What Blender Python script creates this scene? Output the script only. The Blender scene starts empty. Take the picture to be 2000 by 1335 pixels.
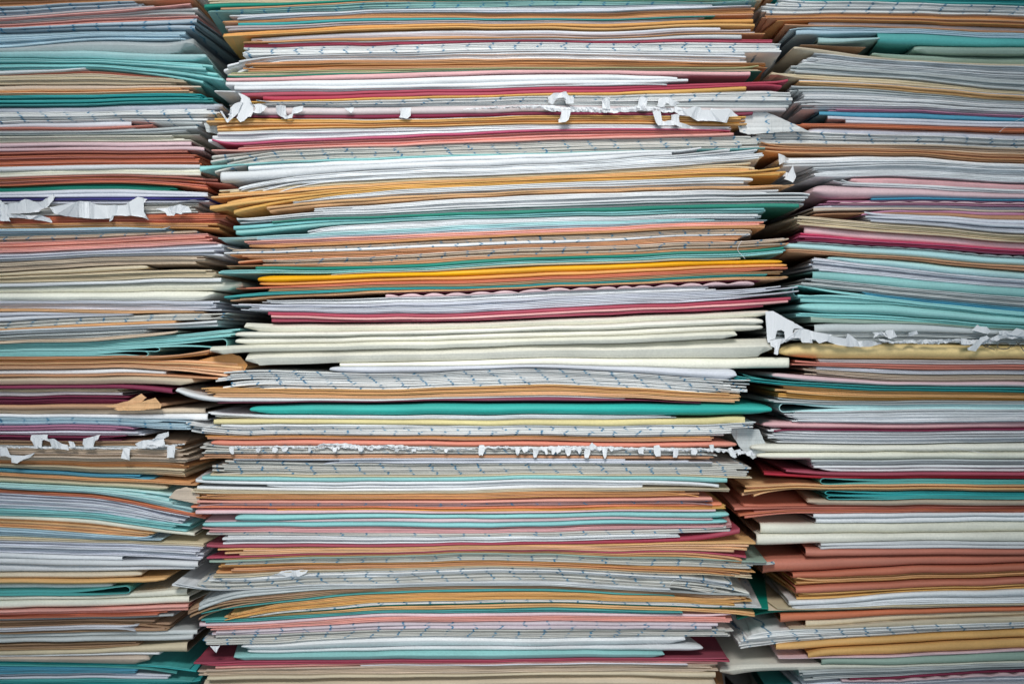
import bpy, bmesh, math, random
from mathutils import Vector
random.seed(7)
SC = bpy.context.scene
COL = SC.collection
# ------------------------------------------------------------------ camera
S = 0.00027            # metres per unit of the measured sheet tables (a sheet is about 1100 units = 0.297 m)
CX, CY = 1000.0, 667.5
D = 0.90               # camera distance to the front edges of the piles
cam_d = bpy.data.cameras.new('camera')
cam = bpy.data.objects.new('camera', cam_d); COL.objects.link(cam)
cam.location = (0, -D, 0); cam.rotation_euler = (math.radians(90), 0, 0)
cam_d.sensor_width = 36.0
cam_d.lens = 36.0 * D / (2000 * S)
cam_d.clip_start = 0.01; cam_d.clip_end = 50
cam_d.dof.use_dof = True; cam_d.dof.focus_distance = D - 0.001; cam_d.dof.aperture_fstop = 5.0
SC.camera = cam
# ------------------------------------------------------------------ light
w = bpy.data.worlds.new('World'); SC.world = w; w.use_nodes = True
bg = w.node_tree.nodes['Background']; bg.inputs[0].default_value = (0.42, 0.78, 1.0, 1); bg.inputs[1].default_value = 0.18
SC.view_settings.view_transform = 'Standard'; SC.view_settings.look = 'None'
SC.view_settings.exposure = 0.0; SC.view_settings.gamma = 1.0; SC.view_settings.use_curve_mapping = False

def aim(o, tgt):
    v = Vector(tgt) - o.location
    o.rotation_euler = v.to_track_quat('-Z', 'Y').to_euler()

def spot(name, loc, tgt, energy, size, blend, col, radius):
    l = bpy.data.lights.new(name, 'SPOT'); l.energy = energy; l.spot_size = math.radians(size)
    l.spot_blend = blend; l.color = col; l.shadow_soft_size = radius
    o = bpy.data.objects.new(name, l); COL.objects.link(o); o.location = loc; aim(o, tgt); return o
spot('key_lamp', (-0.12, -1.30, 0.80), (-0.03, 0, 0.055), 148, 26.0, 1.0, (1.0, 0.965, 0.925), 0.30)
spot('fill_lamp', (0.18, -1.60, 0.10), (-0.025, 0, 0.045), 64, 25, 1.0, (0.97, 0.98, 1.0), 0.35)

# ------------------------------------------------------------------ materials
def srgb(r, g, b): return (r, g, b, 1)
PAL = {  # linear base colours, spoken colour
 'white': ((.82, .85, .88), 'white'), 'lilac': ((.72, .75, .83), 'lilac white'), 'cream': ((.86, .85, .74), 'cream'),
 'grey': ((.57, .62, .63), 'pale grey'), 'greymauve': ((.55, .49, .50), 'mauve grey'), 'sqw': ((.83, .85, .85), 'white squared'),
 'sqg': ((.66, .66, .62), 'greyish squared'), 'sqb': ((.66, .53, .42), 'buff squared'), 'sqp': ((.76, .66, .72), 'pale pink squared'),
 'sqt': ((.28, .52, .50), 'pale teal squared'), 'sqm': ((.46, .27, .27), 'dusty red squared'), 'sqblue': ((.48, .58, .66), 'bluish squared'),
 'buff': ((.67, .55, .43), 'buff'), 'tan': ((.68, .35, .165), 'tan'), 'ochre': ((.78, .45, .16), 'ochre'), 'peach': ((.84, .50, .26), 'peach tan'),
 'sand': ((.71, .61, .44), 'sand'), 'orange': ((.88, .42, .04), 'bright orange'), 'yellow': ((.78, .68, .36), 'pale yellow'), 'honey': ((.88, .66, .35), 'honey yellow'),
 'brown': ((.44, .28, .17), 'brown'), 'coral': ((.88, .31, .21), 'coral'), 'rust': ((.62, .20, .125), 'rust'),
 'salmon': ((.86, .41, .35), 'salmon pink'), 'pink': ((.86, .46, .47), 'pink'), 'ppink': ((.80, .58, .62), 'pale pink'),
 'magenta': ((.60, .09, .19), 'magenta'), 'crimson': ((.44, .045, .085), 'crimson'), 'maroon': ((.24, .03, .08), 'maroon'),
 'mint': ((.29, .66, .66), 'mint'), 'pmint': ((.50, .78, .79), 'pale mint'), 'teal': ((.06, .42, .42), 'teal'),
 'turq': ((.0, .44, .39), 'bright turquoise'), 'dgreen': ((.01, .25, .18), 'dark green'), 'blue': ((.10, .38, .54), 'blue'),
 'pblue': ((.50, .68, .78), 'pale blue'), 'rose': ((.66, .59, .60), 'rosy grey'), 'mauve': ((.60, .27, .42), 'mauve'), 'olive': ((.42, .42, .22), 'olive'),
 'gmint': ((.36, .50, .42), 'greyish green'), 'navy': ((.06, .06, .28), 'dark blue')}
MATS = {}
def material(key, marks=False, cover=False):
    if (key, marks, cover) in MATS: return MATS[(key, marks, cover)]
    m = bpy.data.materials.new('paper_' + key + ('_ruled' if marks else '') + ('_cover' if cover else '')); m.use_nodes = True
    nt = m.node_tree; N = nt.nodes; L = nt.links
    b = N['Principled BSDF']; b.inputs['Roughness'].default_value = 0.62
    b.inputs['Specular IOR Level'].default_value = 0.3
    tc = N.new('ShaderNodeTexCoord'); oi = N.new('ShaderNodeObjectInfo')
    def noise(scale, vec, detail=2.0):
        mp = N.new('ShaderNodeMapping'); mp.inputs['Scale'].default_value = vec
        L.new(tc.outputs['Object'], mp.inputs['Vector'])
        n = N.new('ShaderNodeTexNoise'); n.inputs['Scale'].default_value = scale; n.inputs['Detail'].default_value = detail
        n.noise_dimensions = '4D'; L.new(mp.outputs[0], n.inputs['Vector'])
        mu = N.new('ShaderNodeMath'); mu.operation = 'MULTIPLY'; mu.inputs[1].default_value = 37.0
        L.new(oi.outputs['Random'], mu.inputs[0]); L.new(mu.outputs[0], n.inputs['W'])
        return n
    def rng(sock, a0, a1, b0, b1):
        r = N.new('ShaderNodeMapRange'); r.inputs['From Min'].default_value = a0; r.inputs['From Max'].default_value = a1
        r.inputs['To Min'].default_value = b0; r.inputs['To Max'].default_value = b1; L.new(sock, r.inputs['Value']); return r.outputs[0]
    leaf = noise(1.0, (14, 14, 1500), 2.5)      # the edges of the single leaves
    cloud = noise(26.0, (1, 1, 1), 3.0)          # uneven ageing
    fleck = noise(900.0, (1, 1, 1), 2.0)         # fibre
    v1 = rng(leaf.outputs['Fac'], .30, .70, *((.90, 1.05) if cover else (.68, 1.16)))
    v2 = rng(cloud.outputs['Fac'], .3, .7, .84, 1.07)
    v3 = rng(fleck.outputs['Fac'], .3, .7, .93, 1.05)
    v4 = rng(oi.outputs['Random'], 0, 1, .86, 1.08)
    def mul(a, c):
        x = N.new('ShaderNodeMath'); x.operation = 'MULTIPLY'; L.new(a, x.inputs[0]); L.new(c, x.inputs[1]); return x.outputs[0]
    v = mul(mul(v1, v2), mul(v3, v4))
    hs = N.new('ShaderNodeHueSaturation'); hs.inputs['Color'].default_value = (*PAL[key][0], 1)
    L.new(v, hs.inputs['Value'])
    r2 = N.new('ShaderNodeMath'); r2.operation = 'FRACT'
    r2m = N.new('ShaderNodeMath'); r2m.operation = 'MULTIPLY'; r2m.inputs[1].default_value = 7.31
    L.new(oi.outputs['Random'], r2m.inputs[0]); L.new(r2m.outputs[0], r2.inputs[0])
    L.new(rng(r2.outputs[0], 0, 1, .492, .508), hs.inputs['Hue'])
    L.new(rng(r2.outputs[0], 0, 1, 0.90, 1.10), hs.inputs['Saturation'])
    fade = noise(7.0, (1, 1, 30), 4.0)
    fd = rng(fade.outputs['Fac'], .42, .75, 0.0, .30 if cover else .18)
    fm = N.new('ShaderNodeMix'); fm.data_type = 'RGBA'; L.new(fd, fm.inputs[0]); L.new(hs.outputs['Color'], fm.inputs[6])
    pc = PAL[key][0]; g_ = sum(pc) / 3
    fm.inputs[7].default_value = (*[min(.86, c * .62 + g_ * .22 + .15) for c in pc], 1)
    colr = fm.outputs[2]
    if marks:      # ruled lines of the sheets reach the edge as short blue strokes
        sep = N.new('ShaderNodeSeparateXYZ'); L.new(tc.outputs['Object'], sep.inputs[0])
        at = N.new('ShaderNodeAttribute'); at.attribute_type = 'OBJECT'; at.attribute_name = 'line_shift'
        jit = noise(1.0, (60, 60, 900), 1.0)
        jj = rng(jit.outputs['Fac'], .25, .75, -0.0016, 0.0016)
        ad = N.new('ShaderNodeMath'); ad.operation = 'ADD'; L.new(sep.outputs['X'], ad.inputs[0]); L.new(at.outputs['Fac'], ad.inputs[1])
        a2 = N.new('ShaderNodeMath'); a2.operation = 'ADD'; L.new(ad.outputs[0], a2.inputs[0]); L.new(jj, a2.inputs[1])
        pp = N.new('ShaderNodeMath'); pp.operation = 'PINGPONG'; pp.inputs[1].default_value = 0.0064; L.new(a2.outputs[0], pp.inputs[0])
        ms = rng(pp.outputs[0], 0.00036, 0.00074, 1, 0)
        ink = noise(1.0, (90, 90, 620), 2.0)
        mk = mul(ms, rng(ink.outputs['Fac'], .40, .54, .04, .88))
        mix = N.new('ShaderNodeMix'); mix.data_type = 'RGBA'
        L.new(mk, mix.inputs[0]); L.new(colr, mix.inputs[6]); mix.inputs[7].default_value = (.015, .19, .36, 1)
        colr = mix.outputs[2]
    L.new(colr, b.inputs['Base Color'])
    bp = N.new('ShaderNodeBump'); bp.inputs['Strength'].default_value = 0.35; bp.inputs['Distance'].default_value = 0.0006
    ad = N.new('ShaderNodeMath'); ad.operation = 'ADD'; L.new(v1, ad.inputs[0]); L.new(v3, ad.inputs[1])
    L.new(ad.outputs[0], bp.inputs['Height']); L.new(bp.outputs[0], b.inputs['Normal'])
    MATS[(key, marks, cover)] = m; return m

def plain(name, col, rough=.7):
    m = bpy.data.materials.new(name); m.use_nodes = True; nt = m.node_tree; b = nt.nodes['Principled BSDF']
    n = nt.nodes.new('ShaderNodeTexNoise'); n.inputs['Scale'].default_value = 60
    mx = nt.nodes.new('ShaderNodeMix'); mx.data_type = 'RGBA'; nt.links.new(n.outputs['Fac'], mx.inputs[0])
    mx.inputs[6].default_value = (*[c * .8 for c in col], 1); mx.inputs[7].default_value = (*[c * 1.15 for c in col], 1)
    nt.links.new(mx.outputs[2], b.inputs['Base Color']); b.inputs['Roughness'].default_value = rough
    return m

# ------------------------------------------------------------------ setting: the cabinet the piles stand in
def box(name, lo, hi, mat):
    bm = bmesh.new(); r = bmesh.ops.create_cube(bm, size=1)
    for v in bm.verts: v.co = Vector([(lo[i] + hi[i]) / 2 + v.co[i] * (hi[i] - lo[i]) for i in range(3)])
    me = bpy.data.meshes.new(name); bm.to_mesh(me); bm.free(); me.materials.append(mat)
    o = bpy.data.objects.new(name, me); COL.objects.link(o); return o
wood = plain('dark_wood', (.07, .045, .035))
Z0, Z1 = (CY - 1400) * S, (CY + 105) * S
o = box('shelf', (-.55, -.03, Z0 - .022), (.55, .27, Z0), wood); o['kind'] = 'structure'
o = box('back_panel', (-.55, .262, Z0 + .001), (.55, .28, .32), wood); o['kind'] = 'structure'

# ------------------------------------------------------------------ noise helpers
def _h(i, j):
    n = (i * 374761393 + j * 668265263) & 0xffffffff
    n = ((n ^ (n >> 13)) * 1274126177) & 0xffffffff
    return ((n ^ (n >> 16)) & 0xffff) / 65535.0 - .5
def vn(x, y):
    i, j = math.floor(x), math.floor(y); fx, fy = x - i, y - j
    fx = fx * fx * (3 - 2 * fx); fy = fy * fy * (3 - 2 * fy)
    return (_h(i, j) * (1 - fx) + _h(i + 1, j) * fx) * (1 - fy) + (_h(i, j + 1) * (1 - fx) + _h(i + 1, j + 1) * fx) * fy
def lerp_st(st, ys, x):
    if x <= st[0]:
        d = x - st[0]; sl = (ys[1] - ys[0]) / (st[1] - st[0])
        return ys[0] + sl * 130 * math.tanh(d / 130 * 1.0) * .8
    if x >= st[-1]:
        d = x - st[-1]; sl = (ys[-1] - ys[-2]) / (st[-1] - st[-2])
        return ys[-1] + sl * 130 * math.tanh(d / 130 * 1.0) * .8
    for k in range(len(st) - 1):
        if x <= st[k + 1]:
            h = st[k + 1] - st[k]; t = (x - st[k]) / h
            m0 = (ys[k + 1] - ys[k - 1]) / (st[k + 1] - st[k - 1]) if k > 0 else (ys[1] - ys[0]) / h
            m1 = (ys[k + 2] - ys[k]) / (st[k + 2] - st[k]) if k + 2 < len(st) else (ys[-1] - ys[-2]) / h
            t2, t3 = t * t, t * t * t
            return (2*t3-3*t2+1)*ys[k] + (t3-2*t2+t)*h*m0 + (-2*t3+3*t2)*ys[k+1] + (t3-t2)*h*m1

# ------------------------------------------------------------------ tables
# y at the stations (top edge of the layer) | left end, right end | number of sheets | colour | shape | options
# shapes: s sheet, f folded cover (hollow, fold in front), e filled envelope, c creased envelope
MID_ST = (500, 750, 1050, 1400)
MID = """
-44 -46 -46 -46|430 1500|4 tan s
-26 -29 -28 -26|440 1480|2 grey f
-12 -14 -13 -12|420 1500|3 ochre s
0 -3 -3 -5|400 1490|2 sand s
7 -1 0 0|398 1480|1 dgreen f
13.5 2 1.5 1.5|428 1480|1 tan s
18 5 2 3|405 1478|3 sqt s
25 17 13 5|445 1392|2 white s s=20
31 21 19 11|460 1470|2 lilac s
37.5 25.5 25.5 15|432 1478|3 tan s g=1
44 36 38 31|462 1400|1 teal f
50 41 41 32.5|431 1378|2 greymauve s s=18
60 47.5 48 38|433 1478|1 orange f l=2,3
68 53.5 53 45|430 1478|1 ochre f g=3
73 60 60 53|488 1410|1 lilac f
78 66 66 58|500 1476|2 greymauve s s=10
82 73 73.5 64|470 1500|1 tan s
84 78.5 75 66|520 1452|1 white s
85.5 81 77.5 74|474 1512|2 crimson s
90 86 80.5 81|474 1526|3 sqw s s=12 m=3
103 98.5 92 93|474 1532|2 sqw s s=10 m=1
108 104 97 103|430 1462|4 white s s=30 l=8,24 g=2
120 117.5 115 123.5|470 1502|5 tan s s=20
138 135 131 132|442 1490|1 olive s
141 138 134 135|442 1490|2 sand s
145.5 140.5 135 138.5|442 1490|1 dgreen s
149 142.5 136 140|436 1472|1 pink f g=2
157 153 144.5 149|440 1330|1 white f
166 166 157.5 153|455 1346|1 white f
174 173 167 157|416 1305|1 white s
177 175.5 170 160|463 1542|1 crimson f
186 181.5 176 165|512 1528|1 crimson f
195.5 188.5 183 170|480 1462|1 ochre s
198 192 186 177|500 1546|3 sqw s m=2
202 201 194 188|520 1550|2 sqw s m=2
204.5 205 199 197|445 1552|2 grey s s=10
206 207 204 209|470 1540|1 rose f g=1
226 224 219 218|440 1476|1 maroon f
230 231 224.5 224.5|546 1400|1 white s
232 235 226 226|402 1462|5 ochre s s=28 g=1
256 250 243 243.5|422 1430|2 white s s=10
263 257 249 248|403 1430|2 white s s=30 g=1
276.5 266 253 250.5|410 1430|1 magenta f
280.5 270.5 257 253|455 1432|4 salmon s s=18
289 281 270 260|410 1436|1 salmon f
292 285 274.5 265.5|410 1496|6 sqg s s=36 m=3 l=8,18
316 306 298 288|388 1500|1 mint s l=4,12
319 310 299.5 289|480 1372|1 white f
330 318.5 307.5 292|428 1320|1 white f g=2
350 331 321 296|465 1492|6 white s s=60 l=10,14 r=-6,-4
366 351 340 321|412 1482|2 sand s s=30 r=-3,-2
373 357 345 329|412 1482|2 ochre f s=20
382 363 350 337|395 1536|3 ochre s s=50 l=6,10 r=-6,0
404 373 360 346|568 1472|4 white s s=14
405 384 373.5 364|520 1556|2 peach s s=10 g=3 r=-4,-6
419 397 382 372|608 1584|3 white s s=120 r=-1,-1
424 408 396 385|458 1582|3 white f s=8
434 419 409 399|524 1566|1 dgreen f r=0,1
437 423.5 416 407|453 1500|2 mint f s=8 g=2
456 434 425 417.5|595 1490|4 white s s=20
461 448 434 426|425 1410|2 pmint s s=30
466 455 441 430|500 1500|2 pblue s s=14
470 460 448 433|478 1522|2 salmon s s=30
476 467.5 455 440.5|485 1500|2 tan s s=20 g=1.5
485 476 461 448|440 1472|3 sqb s m=2 s=16
490 482 469 457|432 1468|1 white s m=1
494 488 475 460|440 1456|4 tan s s=30 g=1
509 500 482.5 472|510 1542|3 sqb s s=8 m=2 r=-9,-10
517.5 511.5 497 484.5|440 1542|2 tan s r=-10,-10
520 519 501.5 490|495 1538|1 dgreen f r=-8,-8
526.5 525.5 508 496|424 1536|2 mint s r=-8,-8 g=1
535 531.5 514.5 504|640 1452|1 sand s
538 534 518.5 508|497 1532|1 orange e
552.5 543.5 533 517.5|503 1541|1 orange e g=1
559.5 551.5 542 525|457 1542|2 rust s s=40
564 558 549 533|520 1530|2 brown s
570.5 562.5 555.5 538|438 1500|2 teal s s=6 l=3,4
577.5 567.5 559.5 543|446 1542|3 peach s s=30 g=1.5 l=4,6
583 573.5 563.5 549.5|752 1486|1 maroon s
586 575 565 551|752 1480|1 ppink s g=0.3 wv=46
587 581.5 571.5 558|505 1404|4 white s s=30
594 592 581 567|440 1564|6 lilac s s=50 g=1 r=-6,-8
607.5 613 604 588|522 1549|1 crimson f r=-5,-6
614 619.5 611 595|522 1546|1 pink s r=-5,-5
619 624.5 616 600|524 1492|1 crimson f g=3 r=-5,-4
630.5 630.5 624 609|468 1508|1 cream c
647 644.5 637.5 621.5|457 1496|1 cream e
658 653.5 647.5 634.5|455 1496|1 cream e
672 666 660.5 648|404 1443|1 cream c l=3,4
687 681.5 675 663|472 1513|1 cream c g=1
714.5 707 700.5 700|662 1546|1 cream f
718 714.5 713 719|640 1444|1 lilac e g=1.5 r=0,5
722 728 721.5 739|420 1468|9 sqw s s=50 m=4 l=6,10 r=2,4
759.5 759.5 753 766.5|390 1448|4 ochre s s=18 g=.5
769.5 770 765.5 778|412 1446|2 peach s s=8
778.5 777 774 785.5|333 1230|1 white e l=-22,-16
787 781.5 777.5 787|420 1372|1 maroon f g=5
792 787 789 788|484 1511|1 turq e g=1.5
811.5 811.5 811.5 811|402 1322|4 white s s=30 l=-6,-4
819 819.5 821 814|416 1462|1 yellow f g=.8
829.5 830 832 827|425 1480|1 white s
836 834 833.5 829|358 1482|3 sqw s s=20 m=3 l=-10,-6
843 842.5 842 838|362 1430|3 sqw s s=26 m=2 l=-8,-4
852.5 852.5 853 851.5|385 1396|3 tan s s=30 g=1.5
860 859 862.5 862|411 1446|1 coral e g=.5
871 872 873 874|380 1402|5 sqg s s=30 m=2
888 888.5 889.5 892.5|386 1400|2 tan s s=10
896 895.5 895 897.5|455 1222|1 lilac s
897.5 898 899 900|630 1396|2 lilac s s=60 g=.7
900.5 906.5 905.5 905.5|410 1470|7 sqg s s=26 m=3
926 928 925.5 929.5|405 1470|1 sand s
930 932 928.5 932.5|394 1428|1 mint f g=1
938 940 936.5 942.5|378 1406|1 white f g=.7
944.5 946.5 942 949|520 1406|1 white f g=.7
949.5 952.5 948 951|378 1262|1 white f
956 958.5 955 953.5|372 1432|2 sand s s=8
962 962.5 960 959.5|374 1370|5 tan s s=24 g=.7
976 976.5 975 971|382 1398|1 salmon f
981.5 981.5 980.5 977.5|384 1400|2 sqm s m=1
987 987.5 987 983|372 1416|1 coral s
991 991.5 992.5 988|520 1424|3 ochre s s=14
995.5 996 997 994|380 1400|1 ppink s g=1.5
1004 1003.5 1002 999.5|458 1433|1 mint e g=.7
1017 1013 1011 1012|392 1400|1 ppink s g=.7
1019.5 1020.5 1017 1014.5|392 1425|1 mint e g=1
1029.5 1030.5 1028 1022.5|392 1432|4 pink s s=20
1039.5 1041.5 1039.5 1032|400 1430|2 sqg s s=10 m=1 r=-4,-3
1045 1047.5 1047 1041|433 1328|4 white s s=14
1063 1061 1057.5 1047|396 1450|1 crimson f r=-14,-14 g=.6
1069.5 1067 1064 1058|420 1478|4 peach s s=50
1084 1077 1074 1079|400 1462|1 crimson s r=6,7
1088 1079.5 1077 1082|430 1452|2 tan s r=6,8
1092 1083 1081.5 1093|402 1500|1 gmint s
1096 1086 1084.5 1096|420 1520|3 sqg s s=40 m=2
1101 1097 1095.5 1110|420 1482|5 tan s s=40 g=.5 r=3,2
1118 1109 1106 1122|415 1470|2 sand s g=1
1126 1114.5 1109.5 1127|405 1440|4 white s s=40 m=2 r=8,10 l=-4,-2
1137 1128 1121 1140|380 1468|5 sqg s s=70 m=3 r=9,14 l=-4,0
1148 1139 1135 1156|330 1310|2 white s s=20 l=-14,-8
1151 1144 1142 1160|385 1470|2 grey s s=8 l=24,24 g=.5
1163 1147 1143.5 1163|365 1470|4 brown s s=20 l=20,24 r=-1,4
1179 1156 1150 1168|392 1320|1 teal s l=10,10 g=1.5
1182 1161 1156 1170|438 1475|6 ochre s s=30 l=14,10 r=-4,4
1196 1177 1169.5 1180|480 1500|2 sqw s s=30 m=2 l=5,3
1199 1183 1175.5 1187|445 1502|1 dgreen s
1201 1186.5 1178.5 1190|430 1478|2 ochre s r=6,8
1205 1194.5 1188 1197|390 1340|2 teal s s=10 g=.8
1212 1200 1196.5 1202|383 1432|1 ppink f
1220 1208 1205 1207|395 1436|3 salmon s s=14 g=1.2
1229 1218 1214.5 1217|400 1402|2 sqp f m=2 s=18
1239 1231.5 1229 1229|392 1440|5 sqg s s=30 m=3
1258 1245 1245.5 1243.5|468 1342|1 white c g=.6
1270 1265 1261.5 1258|478 1376|1 white e g=.4
1279.5 1275 1272 1274|452 1304|1 mint c g=.8
1291.5 1289 1286.5 1284|376 1426|2 crimson f s=6
1300 1296 1292 1291|412 1408|1 salmon s
1306 1299.5 1296 1296|700 1344|1 lilac s
1307.5 1302 1298.5 1298|384 1404|4 buff s s=16
1319.5 1317 1313.5 1313|402 1402|1 sand f g=2
1328.5 1325.5 1320.5 1326|393 1400|1 sand c
1352 1352 1350 1350|400 1420|3 tan s
1365 1365 1365 1365|400 1420|3 white f
1398 1398 1398 1398|400 1420|1 brown s
"""
LEFT_ST = (50, 200, 340)
LEFT = """
-42 -42 -44|-680 380|4 tan s
-24 -26 -30|-680 385|3 white s
-6 -10 -16|-680 378|3 tan s
9 2 -2|-680 276|4 sqblue s s=12 m=2
28 18 8|-680 300|1 greymauve f
32 22.5 11|-680 372|1 salmon s r=-3,-3
35.5 26 14.5|-680 384|3 grey s s=10
43 36 31|-680 386|3 salmon s s=10
50.5 44.5 37|-680 392|2 sqblue f m=2 s=10 g=1.5
60 57 57|-680 362|5 pblue s s=16 g=1
88 76 76|-680 380|1 grey c
100 98.5 103|-680 406|1 pmint c g=1
113.5 114.5 117.5|-680 438|7 mint s s=30 r=5,10 g=.6
137.5 136.5 150|-680 170|1 white s
143.5 138.5 151|-680 366|2 rust s s=8
147 144.5 153|-680 368|4 sand s s=26 g=1
165 165 166|-680 392|1 buff f g=1
175 173.5 171|-680 386|3 peach s s=30
184.5 184 182|-680 416|5 teal s s=26 g=1.5
208 205 201.5|-680 434|1 lilac c
217.5 215.5 213|-680 430|6 sqw s s=24 m=3
237 231 232|-680 414|2 sqw s s=20 m=2
242 234.5 241|-680 258|1 lilac f g=1
250 246.5 244|-680 300|1 rust s
254 250.5 246|-680 262|1 white s g=1
259 254.5 249|-680 402|2 grey s s=40
265 262 261|-680 386|4 cream s s=40 g=1.5
279 277 277|-680 410|2 ppink f s=40 g=1
297 296.5 295.5|-680 392|7 rust s s=26 g=.8
324 321.5 321|-680 396|1 white f
333 330 329|-680 402|2 cream f s=10 g=1
345 340.5 343.5|-680 452|5 rust s s=40 r=5,9 g=1
361 356 360|-680 366|4 dgreen s s=40 r=2,3
372 368.5 372|-680 412|1 lilac f
380 377 380|-680 412|1 lilac f g=1.5
387 386.5 386|-680 400|2 navy s s=20 g=.5
392 391 391|-680 408|2 lilac s s=30
397.5 398.5 397|-680 386|6 sqg s s=30 m=0
421 420.5 417|-680 442|4 rust s s=30
436 435 436|-680 440|3 tan s s=30 g=.5
446 444.5 447|-680 336|4 pblue s s=20 g=.5
460 456.5 451|-680 392|3 sqb s m=2 s=12 g=.4
471.5 465.5 458|-680 426|5 salmon s s=20 g=1
493.5 486.5 479|-680 440|4 lilac s s=16 g=.5 r=-3,0
509 501 499.5|-680 400|3 buff s s=20 g=2.5
528.5 520 518|-680 297|1 sand e g=1.5
537 531 527|-680 422|4 sand s s=30 g=1
551.5 548.5 543.5|-680 432|1 white s g=.7
559.5 555 551|-680 479|1 cream c g=1
572 571 567|-680 416|1 cream e g=1
588.5 586.5 586|-680 432|4 lilac s s=24 g=.7
604.5 605 605.5|-680 400|2 peach s s=20 g=.5
610.5 611.5 610|-680 264|2 lilac e s=4 g=.5
627 617 611.5|-680 446|5 sqg s s=36 m=2 g=.5
639.5 629.5 625|-680 342|1 tan s
642.5 635 630.5|-680 430|2 white s s=20 g=.5 r=-4,-3
651 643.5 641|-680 290|4 grey s s=10 g=.5
663 656.5 646|-680 346|2 buff s s=10
669.5 664 652.5|-680 474|3 mint s s=20 r=-4,-4
680 675 667.5|-680 450|1 mint u s=10 g=1 r=-2,9
686 682 677|-680 314|1 mint u s=10 r=-3,2
690 687 683|-680 290|1 mint u g=1 r=-3,2
696 694.5 694|-680 440|3 tan s s=30 r=-16,-12
705 703.5 704|-680 482|4 peach s s=16 r=3,6 g=1.5
722.5 719.5 727.5|-680 322|1 white f g=.8
731 729 733.5|-680 465|1 tan s
735.5 734 738|-680 382|1 sand c g=1.5
751 751 753|-680 336|1 maroon f r=6,8 g=1
758.5 759 762|-680 242|3 sand s s=20 g=.6
764.5 766 768|-680 240|1 white f g=1.5
774 773.5 776|-680 256|5 maroon s s=20 g=1
788.5 789.5 787|-680 314|1 peach c g=1.5
798.5 800 798|-680 402|1 buff f g=1
807.5 809.5 809|-680 411|1 white f g=1
815.5 817.5 822|-680 372|6 pblue s s=40 m=1 g=1
830.5 830.5 842|-680 262|4 mauve s s=30 g=.5
842 842 848|-680 280|2 lilac s s=10 g=1
850 852 853|-680 252|4 maroon s s=30 g=.5
859 861 862|-680 366|3 brown s s=16
869 871 874|-680 350|2 grey s s=30
873.5 876.5 879|-680 370|7 buff s s=16 g=.4
898 901 905|-680 370|4 tan s s=12
906.5 912.5 916|-680 364|3 sand s s=10 g=1
916.5 926 933|-680 300|3 blue s s=20 g=.6
924 933.5 940|-680 400|2 tan s s=30
930 940 947|-680 332|1 sand e g=2
944 952 962|-680 378|4 pmint s s=40 g=1 r=6,8
957.5 968 993|-680 402|2 rust s s=8 r=5,5
964 975.5 1001.5|-680 372|8 lilac s s=40 g=1 r=3,5
996 1005 1021.5|-680 376|3 mint s s=30
1009.5 1016.5 1036|-680 378|1 cream f g=.7
1018 1027 1043.5|-680 300|3 peach s s=30
1033 1044 1052|-680 316|4 pblue s s=50
1050 1055 1059|-680 398|2 sand s s=8
1057 1060.5 1066|-680 396|6 lilac s s=10 g=.6
1081 1084.5 1092|-680 243|1 white f g=.7
1091 1093 1095|-680 392|1 white f g=1
1103 1105 1107|-680 380|1 white f g=2
1118.5 1117 1115|-680 280|1 sand e g=1
1130 1130 1129|-680 330|1 ochre e g=1
1141 1140 1139|-680 216|1 white e g=.6
1151.5 1149 1146|-680 258|1 teal u g=1.5 r=-7,0
1163.5 1162 1152|-680 370|1 cream f g=1
1172 1170.5 1164.5|-680 376|1 cream f g=3
1189 1187.5 1180|-680 372|2 salmon f s=6
1200.5 1199.5 1193|-680 330|2 rust s s=20
1206.5 1205 1199|-680 340|1 grey s g=.7
1212 1210.5 1204|-680 330|5 brown s s=30 r=5,8 g=.5
1225 1222.5 1219|-680 270|2 lilac s s=14 g=.6
1231 1229.5 1226|-680 330|2 brown s s=10 g=.5
1237 1235.5 1231.5|-680 386|1 grey f g=1
1245 1243.5 1241.5|-680 377|1 grey f g=1
1254.5 1253.5 1252|-680 272|4 brown s s=20
1270 1267.5 1257|-680 365|1 sand f g=1
1279 1276.5 1276|-680 316|1 white s
1281 1280 1281|-680 291|1 buff c g=1
1292.5 1296 1300|-680 382|3 teal s s=60 g=.5 r=6,8
1302 1304 1309|-680 276|3 blue s s=40 g=.6
1316 1315 1318|-680 332|2 lilac f s=10
1328 1326.5 1327|-680 392|4 teal s s=16
1345 1345 1345|-680 380|2 white f
1362 1362 1362|-680 380|2 tan f
1398 1398 1398|-680 380|1 brown s
"""
RIGHT_ST = (1600, 1750, 1940)
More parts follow.
